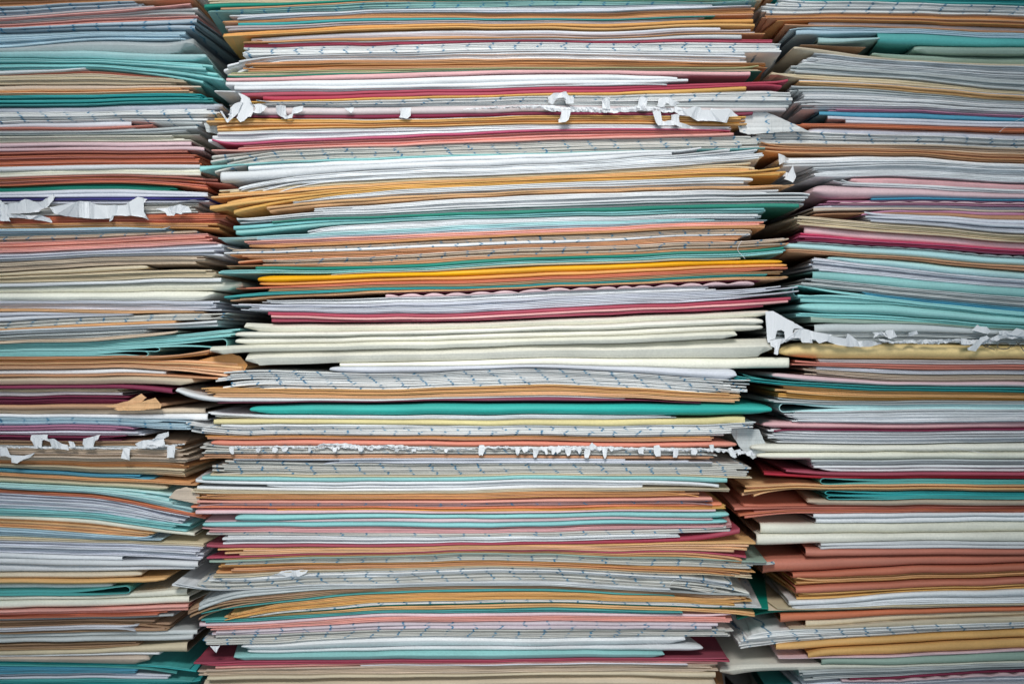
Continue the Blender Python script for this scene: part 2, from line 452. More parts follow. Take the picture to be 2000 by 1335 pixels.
RIGHT = """
-46 -46 -44|1510 2670|3 white s
-30 -30 -28|1500 2670|3 tan s
-12 -12 -9|1518 2670|4 teal s s=20
4 4 12|1476 2670|7 sqw s s=40 m=3 l=-6,-2
26 25 30.5|1488 2670|6 tan s s=30 g=.5
39 42 49.5|1580 2670|1 lilac c
47.5 50 59|1534 2670|1 tan s
50.5 54 63|1540 2670|2 pblue s s=20 g=1
56.5 60.5 70|1556 2670|1 pblue f
66 64 74|1714 2670|1 teal f
72 86 90|1592 1722|1 pmint f g=1 r=-12,-12
84 88.5 91|1780 2670|1 gmint c
85 101 105|1560 1700|1 brown s r=-10,-10
87 102.5 107|1702 2670|1 gmint c g=1
95 114 122.5|1545 2670|1 sand c
104 118 127|1568 2670|9 white s s=30 g=1
124 136 150|1544 2670|6 grey s s=14 g=1
145.5 153 172|1506 2670|2 sand s s=6
155 165 179.5|1560 2670|1 lilac s
159.5 167 182|1560 2670|2 peach s
168 176.5 191|1545 2670|3 grey s s=12
178 183.5 195|1570 2670|6 white s s=10
196 199 210|1552 2670|6 white s s=30 g=1
213 213 224|1620 2670|2 mauve s s=40
217 217.5 228.5|1598 2670|1 blue f g=1
225 229 236.5|1590 2670|2 lilac f s=60 g=1
241 244 250|1550 2670|2 rust s s=20 g=.7
248.5 252 258.5|1576 2670|1 lilac c
257 263 270|1472 2670|7 sqw s s=10 m=2 l=-3,-1
280 281 286|1450 2670|3 buff s s=20 l=-4,-4
287 291 298|1480 2670|5 tan s s=60 g=2 l=-5,-6
305.5 305 315|1522 2670|1 white e g=1
314 313 322|1528 2670|2 white s g=1.5
325 321.5 328|1590 2670|4 white s s=14 g=2.5
345 346 355.5|1664 2670|1 pink c
351 357.5 367|1622 2670|3 white s s=20
356 366.5 376|1584 2670|1 ppink e g=1
387 386 389|1695 2670|1 blue s
390 389.5 392|1602 2670|2 mauve s s=50
394 393 395.5|1640 2670|1 ppink s wv=48
396.5 397 399.5|1602 2670|2 mauve s s=50
400 401 404|1590 2670|2 lilac s
405.5 406 410|1588 2670|1 buff f
413 410.5 414|1680 2670|1 mauve f
417.5 415.5 420|1590 2670|1 tan s
419.5 419 428|1688 2670|2 lilac f s=10 g=1
421 431 444|1690 2670|2 lilac s s=10
424.5 438 453|1544 2670|6 sand s s=16 l=-2,0
443.5 457 470.5|1565 2670|1 ppink f g=.6
458 470.5 483|1546 2670|3 magenta s s=30
470.5 480 491.5|1556 2670|1 maroon s s=20
473 482 495|1556 2670|1 grey s wv=30 g=1
477.5 486 500.5|1515 2670|1 pmint e g=.6
490 500.5 515|1530 2670|2 tan s s=20
497 507 525|1618 2670|1 pmint e
503 521.5 540|1582 2670|6 lilac s s=20 g=.5
530.5 541.5 558.5|1588 2670|1 mint f g=.6
545 559 577|1566 2670|5 grey s s=30
561 577 597|1680 2670|2 blue s s=20
564 583 605|1548 2670|1 mint u l=-4,6
577 589.5 612|1556 2670|2 mint s s=8
590.5 595 615.5|1552 2670|1 mint e g=1.5
611.5 617 632|1556 2670|2 mint s s=10
620 627 640|1580 2670|1 gmint s g=1
630 633 643.5|1590 2670|1 grey f g=.5
646 650 653|1500 2670|3 grey s s=30 l=-8,0 g=1.5
666 669 673|1519 2670|1 honey e g=1.5
702 702 704|1590 2670|2 greymauve s s=10
708 710.5 713|1545 2670|2 rust s s=8
717 721 723.5|1590 2670|2 lilac s s=20
724 730 732|1570 2670|4 buff s s=20 l=-4,-4
735.5 744.5 746|1508 2670|1 ppink e g=2 l=-3,-3
747.5 755 758.5|1434 2670|3 teal s s=14 l=-10,-12
757 766 768.5|1514 2670|6 ochre s s=30 g=.7 l=-4,-4
782 784.5 784.5|1500 2670|3 grey s s=20 l=-3,-3
790 792 791|1520 2670|1 pmint u l=-2,3
803 801 800.5|1532 2670|6 white s s=20 g=.5
825 827 825.5|1490 2670|1 pink e g=1
838.5 838.5 838|1512 2670|1 maroon s
842 842 842|1500 2670|6 white s s=16 g=2.5 l=-4,0
868 870 866|1466 2670|1 cream e g=1
882.5 883.5 883|1474 2670|1 cream e g=1.5
897 899 898|1580 2670|1 grey s
902 903 902|1588 2670|3 white f s=8
920.5 923 922.5|1484 2670|2 crimson f s=50 l=-4,-8 g=1
934 935.5 936|1598 2670|1 teal u l=-3,0
944.5 944.5 944.5|1446 2670|5 peach s s=26 l=3,14 g=1
957.5 959 959.5|1610 2670|2 teal u s=12 g=1 l=-2,2
975 976 975|1574 2670|1 buff c g=1
986 986 986|1434 2670|5 rust s s=30 l=0,14 g=.5
1001.5 1000 1000|1588 2670|1 white f g=.7
1010 1009 1008.5|1590 2670|1 white f g=1
1021.5 1020.5 1019.5|1486 2670|1 cream f g=1
1042 1041.5 1040|1478 2670|1 cream f g=1
1062 1058 1058|1598 2670|2 white f g=.6 s=6
1073 1072.5 1071|1565 2670|1 rust f g=1.5
1090 1087 1083.5|1486 2670|1 rust f g=2
1117 1109 1102.5|1544 2670|1 rust f g=1
1129 1123.5 1117.5|1550 2670|4 ochre s s=6 g=.5
1143.5 1136.5 1130|1550 2670|1 rust f g=1
1157 1149 1142|1556 2670|3 ochre s s=10 g=.5
1170 1157.5 1151.5|1538 2670|1 white f g=1
1180 1167 1163.5|1548 2670|3 white s s=30 g=.7
1187 1180 1177|1486 2670|2 sand s s=30
1191 1186 1182.5|1440 2670|1 dgreen s l=14,14
1195 1189 1185|1524 2670|1 rust f l=4,6
1209.5 1199.5 1193|1572 2670|1 sand f g=.5
1223 1211.5 1202.5|1536 2670|1 sand s
1227 1221.5 1213.5|1444 2670|7 sqw s s=20 m=3 l=7,12
1253 1243 1232|1516 2670|1 ochre f g=2.5
1268.5 1260.5 1250|1574 2670|1 ochre f g=2
1283 1279 1270|1520 2670|1 ppink s
1286 1284 1275|1600 2670|1 gmint f g=1
1299 1299 1293|1403 2670|1 cream c l=4,4
1310 1303 1296|1560 2670|6 grey s s=40
1330 1320.5 1309|1640 2670|1 maroon s s=20
1333 1325 1315|1640 2670|1 ppink s wv=44
1337 1330 1322|1560 2670|4 lilac s s=30
1350 1348 1345|1500 2670|1 teal f
1372 1372 1370|1480 2670|2 white f
1398 1398 1398|1480 2670|1 brown s
"""
ORD = ['topmost', 'second down', 'third down', 'fourth down', 'fifth down', 'sixth down', 'seventh down', 'eighth down', 'ninth down', 'tenth down']
NOUN = {'u': 'folder', 's': 'sheet', 'f': 'folder', 'e': 'envelope', 'c': 'envelope'}

def profile(shape, t, depth, rec):
    """closed cross-section (y, z from the bottom) of one sheet, folder or envelope of thickness t"""
    if shape == 's':
        r = min(t * .5, .0006)
        pts = [(depth, 0), (rec + r, 0), (rec + r * .25, t * .22), (rec, t * .5), (rec + r * .25, t * .78), (rec + r, t), (depth, t)]
        return pts, False
    if shape == 'f':
        r = t * .5; wv = min(.00038, t * .26)
        out = [(depth, 0)] + [(rec + r - r * math.sin(a), t * .5 - t * .5 * math.cos(a)) for a in [math.pi * k / 10 for k in range(11)]] + [(depth, t)]
        ri = r - wv
        inn = [(depth, wv)] + [(rec + r - ri * math.sin(a), t * .5 - ri * math.cos(a)) for a in [math.pi * k / 10 for k in range(11)]] + [(depth, t - wv)]
        return out, inn
    if shape == 'e':
        r = t * .95
        pts = [(depth, 0)] + [(rec + r - r * math.sin(a), t * .5 - t * .5 * math.cos(a)) for a in [math.pi * k / 10 for k in range(11)]] + [(depth, t)]
        return pts, False
    if shape == 'c':   # a crease runs along the front: sloping upper face, upright lower face
        pts = [(depth, 0), (rec + t * .45, 0), (rec + t * .3, t * .04), (rec + t * .02, t * .52), (rec, t * .55), (rec + t * .03, t * .58), (rec + t * .62, t * .94), (rec + t * .95, t), (depth, t)]
        return pts, False

def sheet_mesh(xs, topf, botf, shape, depth, rec, yaw, bow, skew, y0, taper, cor):
    """sweep the cross-section along the sheet; topf/botf give the heights in table units"""
    bm = bmesh.new(); rings = []; rings2 = []
    x0, x1 = xs[0], xs[-1]; xm = (x0 + x1) / 2
    fac = (D + y0) / D
    for x in xs:
        tp, bt = topf(x), botf(x)
        if bt - tp < .7: bt = tp + .7
        pinch = 1.0
        if taper:
            d = min(x - x0, x1 - x)
            if d < taper: pinch = .16 + .84 * math.sqrt(max(0, 1 - (1 - d / taper) ** 2))
        mid = (tp + bt) / 2; tp = mid - (mid - tp) * pinch; bt = mid + (bt - mid) * pinch
        zt = (CY - tp) * S * fac; zb = (CY - bt) * S * fac; t = zt - zb
        out, inn = profile(shape, t, depth, rec)
        X = (x - CX) * S * fac
        u = (x - xm) / (x1 - x0) * 2
        d = min(x - x0, x1 - x); rnd = 0
        if d < cor and x0 > -300 or d < cor and x1 < 2300:
            rnd = cor * S * .8 * (1 - math.sqrt(max(0, 1 - (1 - d / cor) ** 2)))
        yb = y0 + yaw * X + bow * (1 - u * u) + rnd + .0016 * vn(x / 120.0, tp / 9.0 + 50) + .0007 * vn(x / 38.0, tp / 5.0 + 90)
        sl = 0.0
        if shape in 'ce' and t > .002:      # the ends of covers and envelopes run back at a slant
            e_ = min(x - x0, x1 - x); k_ = max(0, 1 - e_ / 70.0)
            sl = k_ * min(t * (1.7 if shape == 'c' else .8), 24 * S) * (1 if x - x0 < x1 - x else -1)
        def ring(pts):
            r = []
            for (yy, zz) in pts:
                if sl: yy_, zz_ = yy, zz; r.append(bm.verts.new((X + skew * yy_ + sl * (1 - zz_ / t), yb + yy_, zb + zz_))); continue
                r.append(bm.verts.new((X + skew * yy, yb + yy, zb + zz)))
            return r
        rings.append(ring(out))
        if inn: rings2.append(ring(inn))
    n = len(rings[0])
    for k in range(len(rings) - 1):
        a, b = rings[k], rings[k + 1]
        for i in range(n - 1): bm.faces.new((a[i], a[i + 1], b[i + 1], b[i]))
        if not rings2: bm.faces.new((a[n - 1], a[0], b[0], b[n - 1]))
        else:
            c, d = rings2[k], rings2[k + 1]
            for i in range(n - 1): bm.faces.new((c[i + 1], c[i], d[i], d[i + 1]))
            bm.faces.new((a[0], b[0], d[0], c[0])); bm.faces.new((a[n-1], c[n-1], d[n-1], b[n-1]))
    if not rings2:
        bm.faces.new(list(reversed(rings[0]))); bm.faces.new(rings[-1])
    else:
        for i in range(n - 1):
            a, c = rings[0], rings2[0]; bm.faces.new((a[i], c[i], c[i + 1], a[i + 1]))
            a, c = rings[-1], rings2[-1]; bm.faces.new((a[i], a[i + 1], c[i + 1], c[i]))
    bmesh.ops.recalc_face_normals(bm, faces=bm.faces)
    for f in bm.faces: f.smooth = True
    return bm

def loop_mesh(xs, topf, botf, depth, rec, y0, right):
    """a sheet folded over at its side end: the two leaves part into an open loop there"""
    fac = (D + y0) / D; q = (lambda x, z: (((x - CX) * S * fac), (CY - z) * S * fac))
    xe = xs[-1] if right else xs[0]; sg = -1 if right else 1
    xx = sorted([x for x in xs if abs(x - xe) > 8], key=lambda x: -abs(x - xe))
    out, inn = [], []
    def ww(x, H): return min(1.35 + max(0, abs(x - xe) - 26) / 90.0 * (H * .47 - 1.35) if abs(x - xe) < 116 else H * .47, H * .47)
    for x in xx:
        H = botf(x) - topf(x); out.append((x, topf(x))); inn.append((x, topf(x) + ww(x, H)))
    xa = xx[-1]; zt, zb = topf(xa), botf(xa); H = zb - zt; zc = (zt + zb) / 2; L_ = abs(xa - xe)
    for k in range(1, 12):
        a = math.pi * k / 12; out.append((xa - sg * L_ * math.sin(a), zc - H / 2 * math.cos(a)))
        w_ = ww(xa, H); inn.append((xa - sg * (L_ - 1.3) * math.sin(a), zc - (H / 2 - w_) * math.cos(a)))
    for x in reversed(xx):
        H = botf(x) - topf(x); out.append((x, botf(x))); inn.append((x, botf(x) - ww(x, H)))
    bm = bmesh.new(); pr = None
    for (a, b) in zip(out, inn):
        o1, i1 = q(*a), q(*b); yb = y0 + rec + .0010 * vn(a[0] / 90.0, 3)
        cur = [bm.verts.new((o1[0], yb, o1[1])), bm.verts.new((o1[0], y0 + depth, o1[1])), bm.verts.new((i1[0], y0 + depth, i1[1])), bm.verts.new((i1[0], yb, i1[1]))]
        if pr:
            for j in range(4): bm.faces.new((pr[j], pr[(j + 1) % 4], cur[(j + 1) % 4], cur[j]))
        else: bm.faces.new(cur)
        pr = cur
    bm.faces.new(list(reversed(pr)))
    bmesh.ops.recalc_face_normals(bm, faces=bm.faces)
    for f in bm.faces: f.smooth = True
    return bm

COUNT = {}
USED = set()
LAYERS = []
def parse(txt):
    out = []
    for ln in txt.strip().splitlines():
        a, b, c = ln.split('|')
        ys = [float(v) for v in a.split()]; xl, xr = [float(v) for v in b.split()]
        c = c.split(); o = dict(t.split('=') for t in c[3:])
        out.append(dict(ys=ys, xl=xl, xr=xr, n=int(c[0]), mat=c[1], sh=c[2], g=float(o.get('g', .35)), s=float(o.get('s', 6)),
                        l=[float(v) for v in o.get('l', '0,0').split(',')], r=[float(v) for v in o.get('r', '0,0').split(',')],
                        m=float(o['m']) if 'm' in o else None, wv=float(o.get('wv', 0))))
    return out

def build_pile(txt, st, pile, y0, seed):
    rnd = random.Random(seed)
    Ls = parse(txt)
    grid = list(range(-700, 2701, 20))
    B = []
    for i, L in enumerate(Ls):
        row = []
        for gx in grid:
            y = lerp_st(st, L['ys'], gx)
            y += 4.4 * vn(gx / 150.0 + seed * 10, y / 60.0) + 2.2 * vn(gx / 60.0 + seed * 31, y / 22.0)
            if B: y = max(y, B[-1][len(row)] + .9)
            row.append(y)
        B.append(row)
    def bat(i, x):
        f = (min(max(x, -700), 2699.9) + 700) / 20.0; k = int(f); t = f - k
        return B[i][k] * (1 - t) + B[i][k + 1] * t
    def nm(L):
        return PAL[L['mat']][1], NOUN[L['sh']]
    for i, L in enumerate(Ls[:-1]):
        if L['sh'] == 's' and L['n'] >= 3 and not L['wv']: L['n'] = max(L['n'], int(round((Ls[i + 1]['ys'][1] - L['ys'][1]) / 3.0)))
        L['n'] = min(L['n'], 10)
        n = L['n']; col, noun = nm(L)
        if L['m'] is None and L['mat'].startswith('sq'): L['m'] = 1
        # ---- label anchor
        P = Ls[i - 1] if i else None; Nx = Ls[i + 1] if i + 1 < len(Ls) - 1 else None
        def plur(L): c, q = nm(L); return c + ' ' + q + ('s' if L['n'] > 1 else '')
        me = plur(L)
        cands = []
        if P: cands.append('%s under the %s, %s pile' % (me, plur(P), pile))
        if P and Nx: cands.append('%s between %s and %s, %s pile' % (me, plur(P), plur(Nx), pile))
        area = ['top', 'upper part', 'middle', 'lower part', 'bottom'][min(4, max(0, int(L['ys'][1] / 1335 * 5)))]
        if P: cands.append('%s under %s, %s of %s pile' % (me, plur(P), area, pile))
        cands.append('%s at the very %s of the %s pile' % (me, area, pile))
        if P:
            for q in ('short', 'lower', 'further', 'last'): cands.append('%s %s under %s, %s of %s pile' % (q, me, plur(P), area, pile))
        anchor = next((c for c in cands if c not in USED), cands[-1]); USED.add(anchor)
        grp = '%s %ss stacked in the three piles' % (col, noun)
        lrec = rnd.choice((0, .0004, .001, .0016, .0024)) if pile != 'x' else 0
        if L['wv']: lrec = 0
        shift0 = rnd.uniform(0, .0128); drift = (L['m'] or 0) * .00024 * rnd.choice((-1, 1)); rel = 0
        for k in range(n):
            f0, f1 = k / n, (k + 1) / n
            fill = rnd.uniform(.82, .97) if n > 1 else 1.0
            xl = L['xl'] + (rnd.random() ** 1.6) * L['s'] * 1.4 * (1 if L['xl'] > -300 else 4)
            xr = L['xr'] - (rnd.random() ** 1.6) * L['s'] * 1.4 * (1 if L['xr'] < 2300 else 4)
            gp = L['g'] if k == n - 1 else 0
            ear = rnd.choice((0, 0, rnd.gauss(0, 2.6))); ear2 = rnd.choice((0, 0, rnd.gauss(0, 2.6))); el = rnd.uniform(18, 90)
            def edge(x, f, i=i, L=L, xl=xl, xr=xr):
                a = bat(i, x); b = max(bat(i + 1, x) - L['g'], a + .8)
                dl = max(0, 1 - (x - xl) / 110) ** 2; dr = max(0, 1 - (xr - x) / 130) ** 2
                a += dl * L['l'][0] + dr * L['r'][0]; b += dl * L['l'][1] + dr * L['r'][1]
                if L['wv']:
                    q = abs(math.sin(math.pi * x / L['wv'] + 1.6 * vn(x / 70.0, 8))) ** (.7 + .5 * vn(x / 40.0, 2)); mid = b; a = mid - (mid - a) * (.12 + .88 * q)
                a += ear * max(0, 1 - (xr - x) / el) ** 2 + ear2 * max(0, 1 - (x - xl) / el) ** 2; b += ear * max(0, 1 - (xr - x) / el) ** 2 + ear2 * max(0, 1 - (x - xl) / el) ** 2
                return a + (b - a) * f
            topf = lambda x: edge(x, f0)
            botf = lambda x: edge(x, f0 + (f1 - f0) * fill)
            xs = [xl, xl + 2, xl + 5, xl + 10, xl + 16]; x = xl + 26
            while x < xr - 26:
                xs.append(x); x += (6 if L['wv'] else 20) if -60 < x < 2060 else 90
            xs += [xr - 16, xr - 10, xr - 5, xr - 2, xr]
            sh = L['sh']
            rec = rnd.uniform(0, .0012) if sh == 's' else rnd.uniform(0, .0009)
            if rnd.random() < .22 and n > 2: rec += rnd.uniform(.0015, .0045)
            rec += lrec
            th = abs(botf((max(xl, -50) + min(xr, 2050)) / 2) - topf((max(xl, -50) + min(xr, 2050)) / 2))
            taper = {'e': th * 2.4, 'c': th * .3}.get(sh, 0)
            if sh == 'u': bm = loop_mesh(xs, topf, botf, .2, rec, y0, pile == 'left')
            else: bm = sheet_mesh(xs, topf, botf, sh, .205 + rnd.uniform(-.01, .006), rec, rnd.gauss(0, .006), rnd.uniform(-.0006, .0004),
                            rnd.gauss(0, .05), y0, taper, 6 if sh in 'ec' else rnd.choice((1, 1, 2, 4)))
            if sh == 's': name = col.replace(' ', '_') + '_paper_sheet'
            elif sh in 'fu': name = col.replace(' ', '_') + '_folder'
            else: name = col.replace(' ', '_') + '_envelope'
            me = bpy.data.meshes.new(name); bm.to_mesh(me); bm.free()
            me.set_sharp_from_angle(angle=math.radians(50))
            me.materials.append(material(L['mat'], bool(L['m']), sh != 's' and L['n'] == 1))
            o = bpy.data.objects.new(name, me)
            # origin at the front middle of the thing
            COL.objects.link(o)
            if L['m']:
                o['line_shift'] = shift0 + 1.0 + drift * k + rnd.gauss(0, .00025)
            if n > 1:
                w_ = 'lowest' if k == n - 1 else ORD[k]
                lab = '%s of %s' % (w_, anchor)
            else: lab = anchor
            o['label'] = lab; o['category'] = {'u': 'folder', 's': '%s paper' % col.split()[-1], 'f': 'folder', 'e': 'envelope', 'c': 'envelope'}[sh]
            o['group'] = grp
            COUNT[o['category']] = COUNT.get(o['category'], 0) + 1
            LAYERS.append((pile, i, lab))
    return B

build_pile(LEFT, LEFT_ST, 'left', .010, 1)
build_pile(RIGHT, RIGHT_ST, 'right', .008, 2)
build_pile(MID, MID_ST, 'middle', 0.0, 3)

# ------------------------------------------------------------------ torn perforated strips
tornm = bpy.data.materials.new('torn_paper'); tornm.use_nodes = True
_b = tornm.node_tree.nodes['Principled BSDF']; _b.inputs['Roughness'].default_value = .8
_n = tornm.node_tree.nodes.new('ShaderNodeTexNoise'); _n.inputs['Scale'].default_value = 220; _n.inputs['Detail'].default_value = 4
_r = tornm.node_tree.nodes.new('ShaderNodeValToRGB'); _r.color_ramp.elements[0].position = .3; _r.color_ramp.elements[1].position = .75
_r.color_ramp.elements[0].color = (.76, .79, .83, 1); _r.color_ramp.elements[1].color = (.92, .93, .95, 1)
tornm.node_tree.links.new(_n.outputs['Fac'], _r.inputs[0]); tornm.node_tree.links.new(_r.outputs[0], _b.inputs['Base Color'])
_bp = tornm.node_tree.nodes.new('ShaderNodeBump'); _bp.inputs['Strength'].default_value = .5; _bp.inputs['Distance'].default_value = .0006
tornm.node_tree.links.new(_n.outputs['Fac'], _bp.inputs['Height']); tornm.node_tree.links.new(_bp.outputs[0], _b.inputs['Normal'])

def ribbon(path, w, step=3.5, rag=1.0, seed=0, holes=0.0, pitch=11):
    """ragged ribbon along path [(x,y,width)]; returns list of (poly) quads as table points"""
    rr = random.Random(seed); pts = []
    total = path[-1][0] - path[0][0]; x = path[0][0]; out = []
    def at(x):
        for a, b in zip(path, path[1:]):
            if x <= b[0]:
                t = (x - a[0]) / (b[0] - a[0]); return a[1] + (b[1] - a[1]) * t, a[2] + (b[2] - a[2]) * t
        return path[-1][1], path[-1][2]
    prev = None; k = 0
    while x <= path[-1][0] + .01:
        y, ww = at(x); y += 1.6 * vn(x / 9.0, seed) * rag
        top = y - ww / 2 + rr.uniform(-.9, .9) * rag; bot = y + ww / 2 + rr.uniform(-1.1, 1.4) * rag
        cur = (x, top, bot)
        if prev: out.append((prev, cur))
        prev = cur; x += step * rr.uniform(.7, 1.3)
    return out

def torn(name, label, group, polys, ribbons, ydep, amp=.0012, seed=0, cat='paper strip', mat=None):
    bm = bmesh.new(); rr = random.Random(seed)
    fac = (D + ydep) / D
    def yv(x, y): return ydep + amp * 2.4 * vn(x / 14.0 + seed * 7, y / 9.0) + amp * 1.2 * vn(x / 5.0 + seed, y / 4.0)
    def P(x, y, off=0):
        f = (D + ydep) / D
        return Vector(((x - CX) * S * f, yv(x, y) + off, (CY - y) * S * f))
    for rb in ribbons:
        vt = None
        for (a, b) in rb:
            if vt is None: vt = (bm.verts.new(P(a[0], a[1], -.0003)), bm.verts.new(P(a[0], (a[1] + a[2]) / 2, rr.uniform(-.0012, 0))), bm.verts.new(P(a[0], a[2])))
            nv = (bm.verts.new(P(b[0], b[1], -.0003)), bm.verts.new(P(b[0], (b[1] + b[2]) / 2, rr.uniform(-.0012, 0))), bm.verts.new(P(b[0], b[2])))
            bm.faces.new((vt[0], vt[1], nv[1], nv[0])); bm.faces.new((vt[1], vt[2], nv[2], nv[1])); vt = nv
    for q, poly in enumerate(polys):
        # densify the outline a little with ragged points, then fill
        pp = []
        for (a, b) in zip(poly, poly[1:] + poly[:1]):
            pp.append(a); d = math.hypot(b[0] - a[0], b[1] - a[1])
            m = int(d // 5)
            for j in range(1, m + 1):
                t = j / (m + 1); pp.append((a[0] + (b[0] - a[0]) * t + rr.uniform(-.5, .5), a[1] + (b[1] - a[1]) * t + rr.uniform(-.5, .5)))
        off = -.0006 - .0004 * (q % 3)
        f = bm.faces.new([bm.verts.new(P(x, y, off)) for x, y in pp])
        bmesh.ops.triangulate(bm, faces=[f])
    bmesh.ops.recalc_face_normals(bm, faces=bm.faces)
    g = bmesh.ops.extrude_face_region(bm, geom=bm.faces[:])
    for v in [e for e in g['geom'] if isinstance(e, bmesh.types.BMVert)]: v.co.y += .00018
    bmesh.ops.recalc_face_normals(bm, faces=bm.faces)
    me = bpy.data.meshes.new(name); bm.to_mesh(me); bm.free(); me.materials.append(mat or tornm)
    o = bpy.data.objects.new(name, me); COL.objects.link(o)
    o['label'] = label; o['category'] = cat; o['group'] = group
    return o
G = 'torn perforated paper strips hanging from the piles'
def z1(pts, x0=420, y0=170, k=340 / 2000): return [(x0 + a * k, y0 + b * k) for a, b in pts]
def z2(pts): return z1(pts, 1000, 170, 460 / 2000)
def z3(pts): return z1(pts, 0, 370, 420 / 2000)
def z4(pts): return z1(pts, 0, 830, 400 / 2000)
def z7(pts): return z1(pts, 1480, 600, 280 / 2000)
def z8(pts): return z1(pts, 1720, 600, 280 / 2000)
torn('torn_strip', 'crumpled white torn perforation piece at upper left of the middle pile', G, [
    z1([(265, 65), (330, 90), (400, 130), (400, 180), (440, 210), (440, 290), (415, 345), (380, 345), (330, 390), (290, 405), (245, 355), (270, 310), (270, 250), (280, 210), (325, 175)]),
    z1([(60, 280), (85, 280), (140, 370), (190, 340), (150, 320), (190, 300), (180, 240), (230, 190), (290, 175), (330, 180), (300, 220), (265, 300), (170, 390), (150, 415), (130, 400)]),
    z1([(440, 200), (510, 195), (560, 210), (600, 225), (570, 280), (530, 305), (470, 300), (435, 290), (470, 250)])], [], -.004, seed=1)
torn('torn_strip', 'small white torn tab pair hanging right of the crumpled piece, middle pile', G, [
    z1([(700, 215), (810, 215), (800, 295), (770, 300), (820, 335), (880, 310), (905, 230), (1015, 220), (1005, 275), (950, 300), (900, 305), (885, 355), (800, 365), (710, 310)])], [], -.003, seed=2)
torn('torn_strip', 'tiny white torn tab on the pale pink folder, middle pile', G, [z1([(1490, 240), (1595, 235), (1590, 275), (1565, 300), (1505, 265)])], [], -.003, seed=3)
torn('torn_strip', 'white square torn tab below the squared sheets, top of middle pile', G, [[(780, 212), (803, 210), (802, 226), (795, 232), (779, 229), (783, 222)]], [], -.0035, seed=4)
torn('torn_strip', 'long ragged white perforated strip with hanging loops, upper right of middle pile', G, [
    z2([(305, 90), (350, 55), (460, 42), (480, 75), (525, 90), (520, 145), (460, 140), (455, 95), (380, 95), (345, 150), (310, 130)]),
    z2([(420, 195), (500, 200), (480, 280), (455, 300), (395, 305), (395, 275), (415, 265)]),
    z2([(765, 95), (830, 95), (835, 190), (765, 190)]),
    z2([(1080, 90), (1115, 75), (1155, 100), (1140, 160), (1120, 195), (1050, 195), (1075, 140)]),
    z2([(1245, 100), (1310, 90), (1420, 135), (1380, 165), (1340, 160), (1300, 130), (1295, 175), (1230, 170)]),
    z2([(1190, 205), (1260, 210), (1275, 290), (1300, 295), (1350, 285), (1385, 315), (1375, 330), (1240, 330), (1215, 290)]),
    z2([(1350, 240), (1420, 230), (1415, 300), (1520, 335), (1545, 360), (1450, 345), (1375, 325), (1350, 290)]),
    z2([(1380, 165), (1440, 180), (1450, 200), (1530, 190), (1540, 170), (1600, 175), (1605, 195), (1680, 200), (1690, 180), (1750, 190), (1840, 185), (1920, 250), (1840, 255), (1825, 305), (1740, 290), (1580, 290), (1500, 250), (1420, 240), (1380, 210)])],
    [ribbon([(905, 213, 2), (960, 211, 3), (1000, 210, 3), (1024, 209, 4), (1060, 208, 6), (1078, 212, 12), (1095, 213, 9), (1140, 214, 9), (1200, 216, 8), (1250, 211, 10), (1300, 215, 8), (1340, 216, 8)], 8, seed=5)], -.0042, seed=5)
torn('torn_strip', 'broad ragged white torn strip running across the upper left pile', G, [
    z3([(0, 95), (50, 140), (170, 125), (240, 90), (290, 100), (360, 125), (410, 100), (485, 40), (515, 70), (490, 100), (440, 165), (370, 190), (365, 210), (250, 220), (60, 230), (0, 240)]),
    z3([(0, 190), (40, 200), (110, 300), (0, 290)]),
    z3([(60, 230), (200, 240), (380, 240), (460, 265), (490, 310), (400, 290), (230, 270), (90, 262)]),
    z3([(465, 165), (560, 160), (650, 175), (750, 110), (850, 115), (865, 130), (920, 150), (1080, 145), (1160, 155), (1210, 120), (1290, 70), (1375, 90), (1345, 130), (1290, 165), (1335, 170), (1350, 220), (1385, 285), (1330, 260), (1230, 245), (1060, 245), (1030, 270), (880, 275), (720, 260), (590, 245), (510, 225)]),
    z3([(1030, 245), (1060, 240), (1050, 280), (1020, 300)])], [], .006, amp=.002, seed=6)
torn('torn_strip', 'small white torn fragment at the right end of the upper left pile', G, [
    z3([(1450, 180), (1560, 170), (1640, 150), (1680, 140), (1760, 165), (1785, 215), (1700, 215), (1690, 235), (1620, 215), (1540, 210)]),
    z3([(1535, 205), (1640, 210), (1620, 245), (1560, 245)])], [], .005, seed=7)
torn('torn_strip', 'thin white torn strip with square tabs, lower half of left pile', G, [
    z4([(305, 95), (470, 90), (470, 130), (410, 150), (410, 210), (335, 210), (325, 160), (300, 140)]),
    z4([(400, 130), (540, 130), (610, 180), (660, 190), (680, 240), (600, 230), (510, 215), (490, 160)]),
    z4([(670, 155), (720, 160), (750, 215), (690, 215)]),
    z4([(820, 130), (900, 110), (980, 90), (960, 140), (910, 160), (920, 215), (830, 215), (810, 185)]),
    z4([(1320, 180), (1400, 145), (1510, 140), (1540, 90), (1650, 60), (1650, 105), (1600, 130), (1610, 190), (1540, 215), (1520, 190), (1440, 190), (1430, 225), (1360, 225)]),
    z4([(1640, 190), (1715, 200), (1710, 315), (1635, 315)]),
    z4([(1195, 225), (1275, 225), (1270, 340), (1180, 320), (1200, 290)]),
    z4([(0, 215), (75, 215), (75, 280), (160, 300), (240, 295), (340, 270), (300, 310), (215, 340), (180, 370), (120, 365), (150, 330), (70, 300), (0, 300)])],
    [ribbon([(-40, 872, 3), (60, 873, 4), (150, 874, 4), (230, 875, 4), (290, 873, 5), (340, 869, 4), (362, 866, 2)], 4, seed=8, rag=.7)], .0055, seed=8)
tabs = []
rt = random.Random(4)
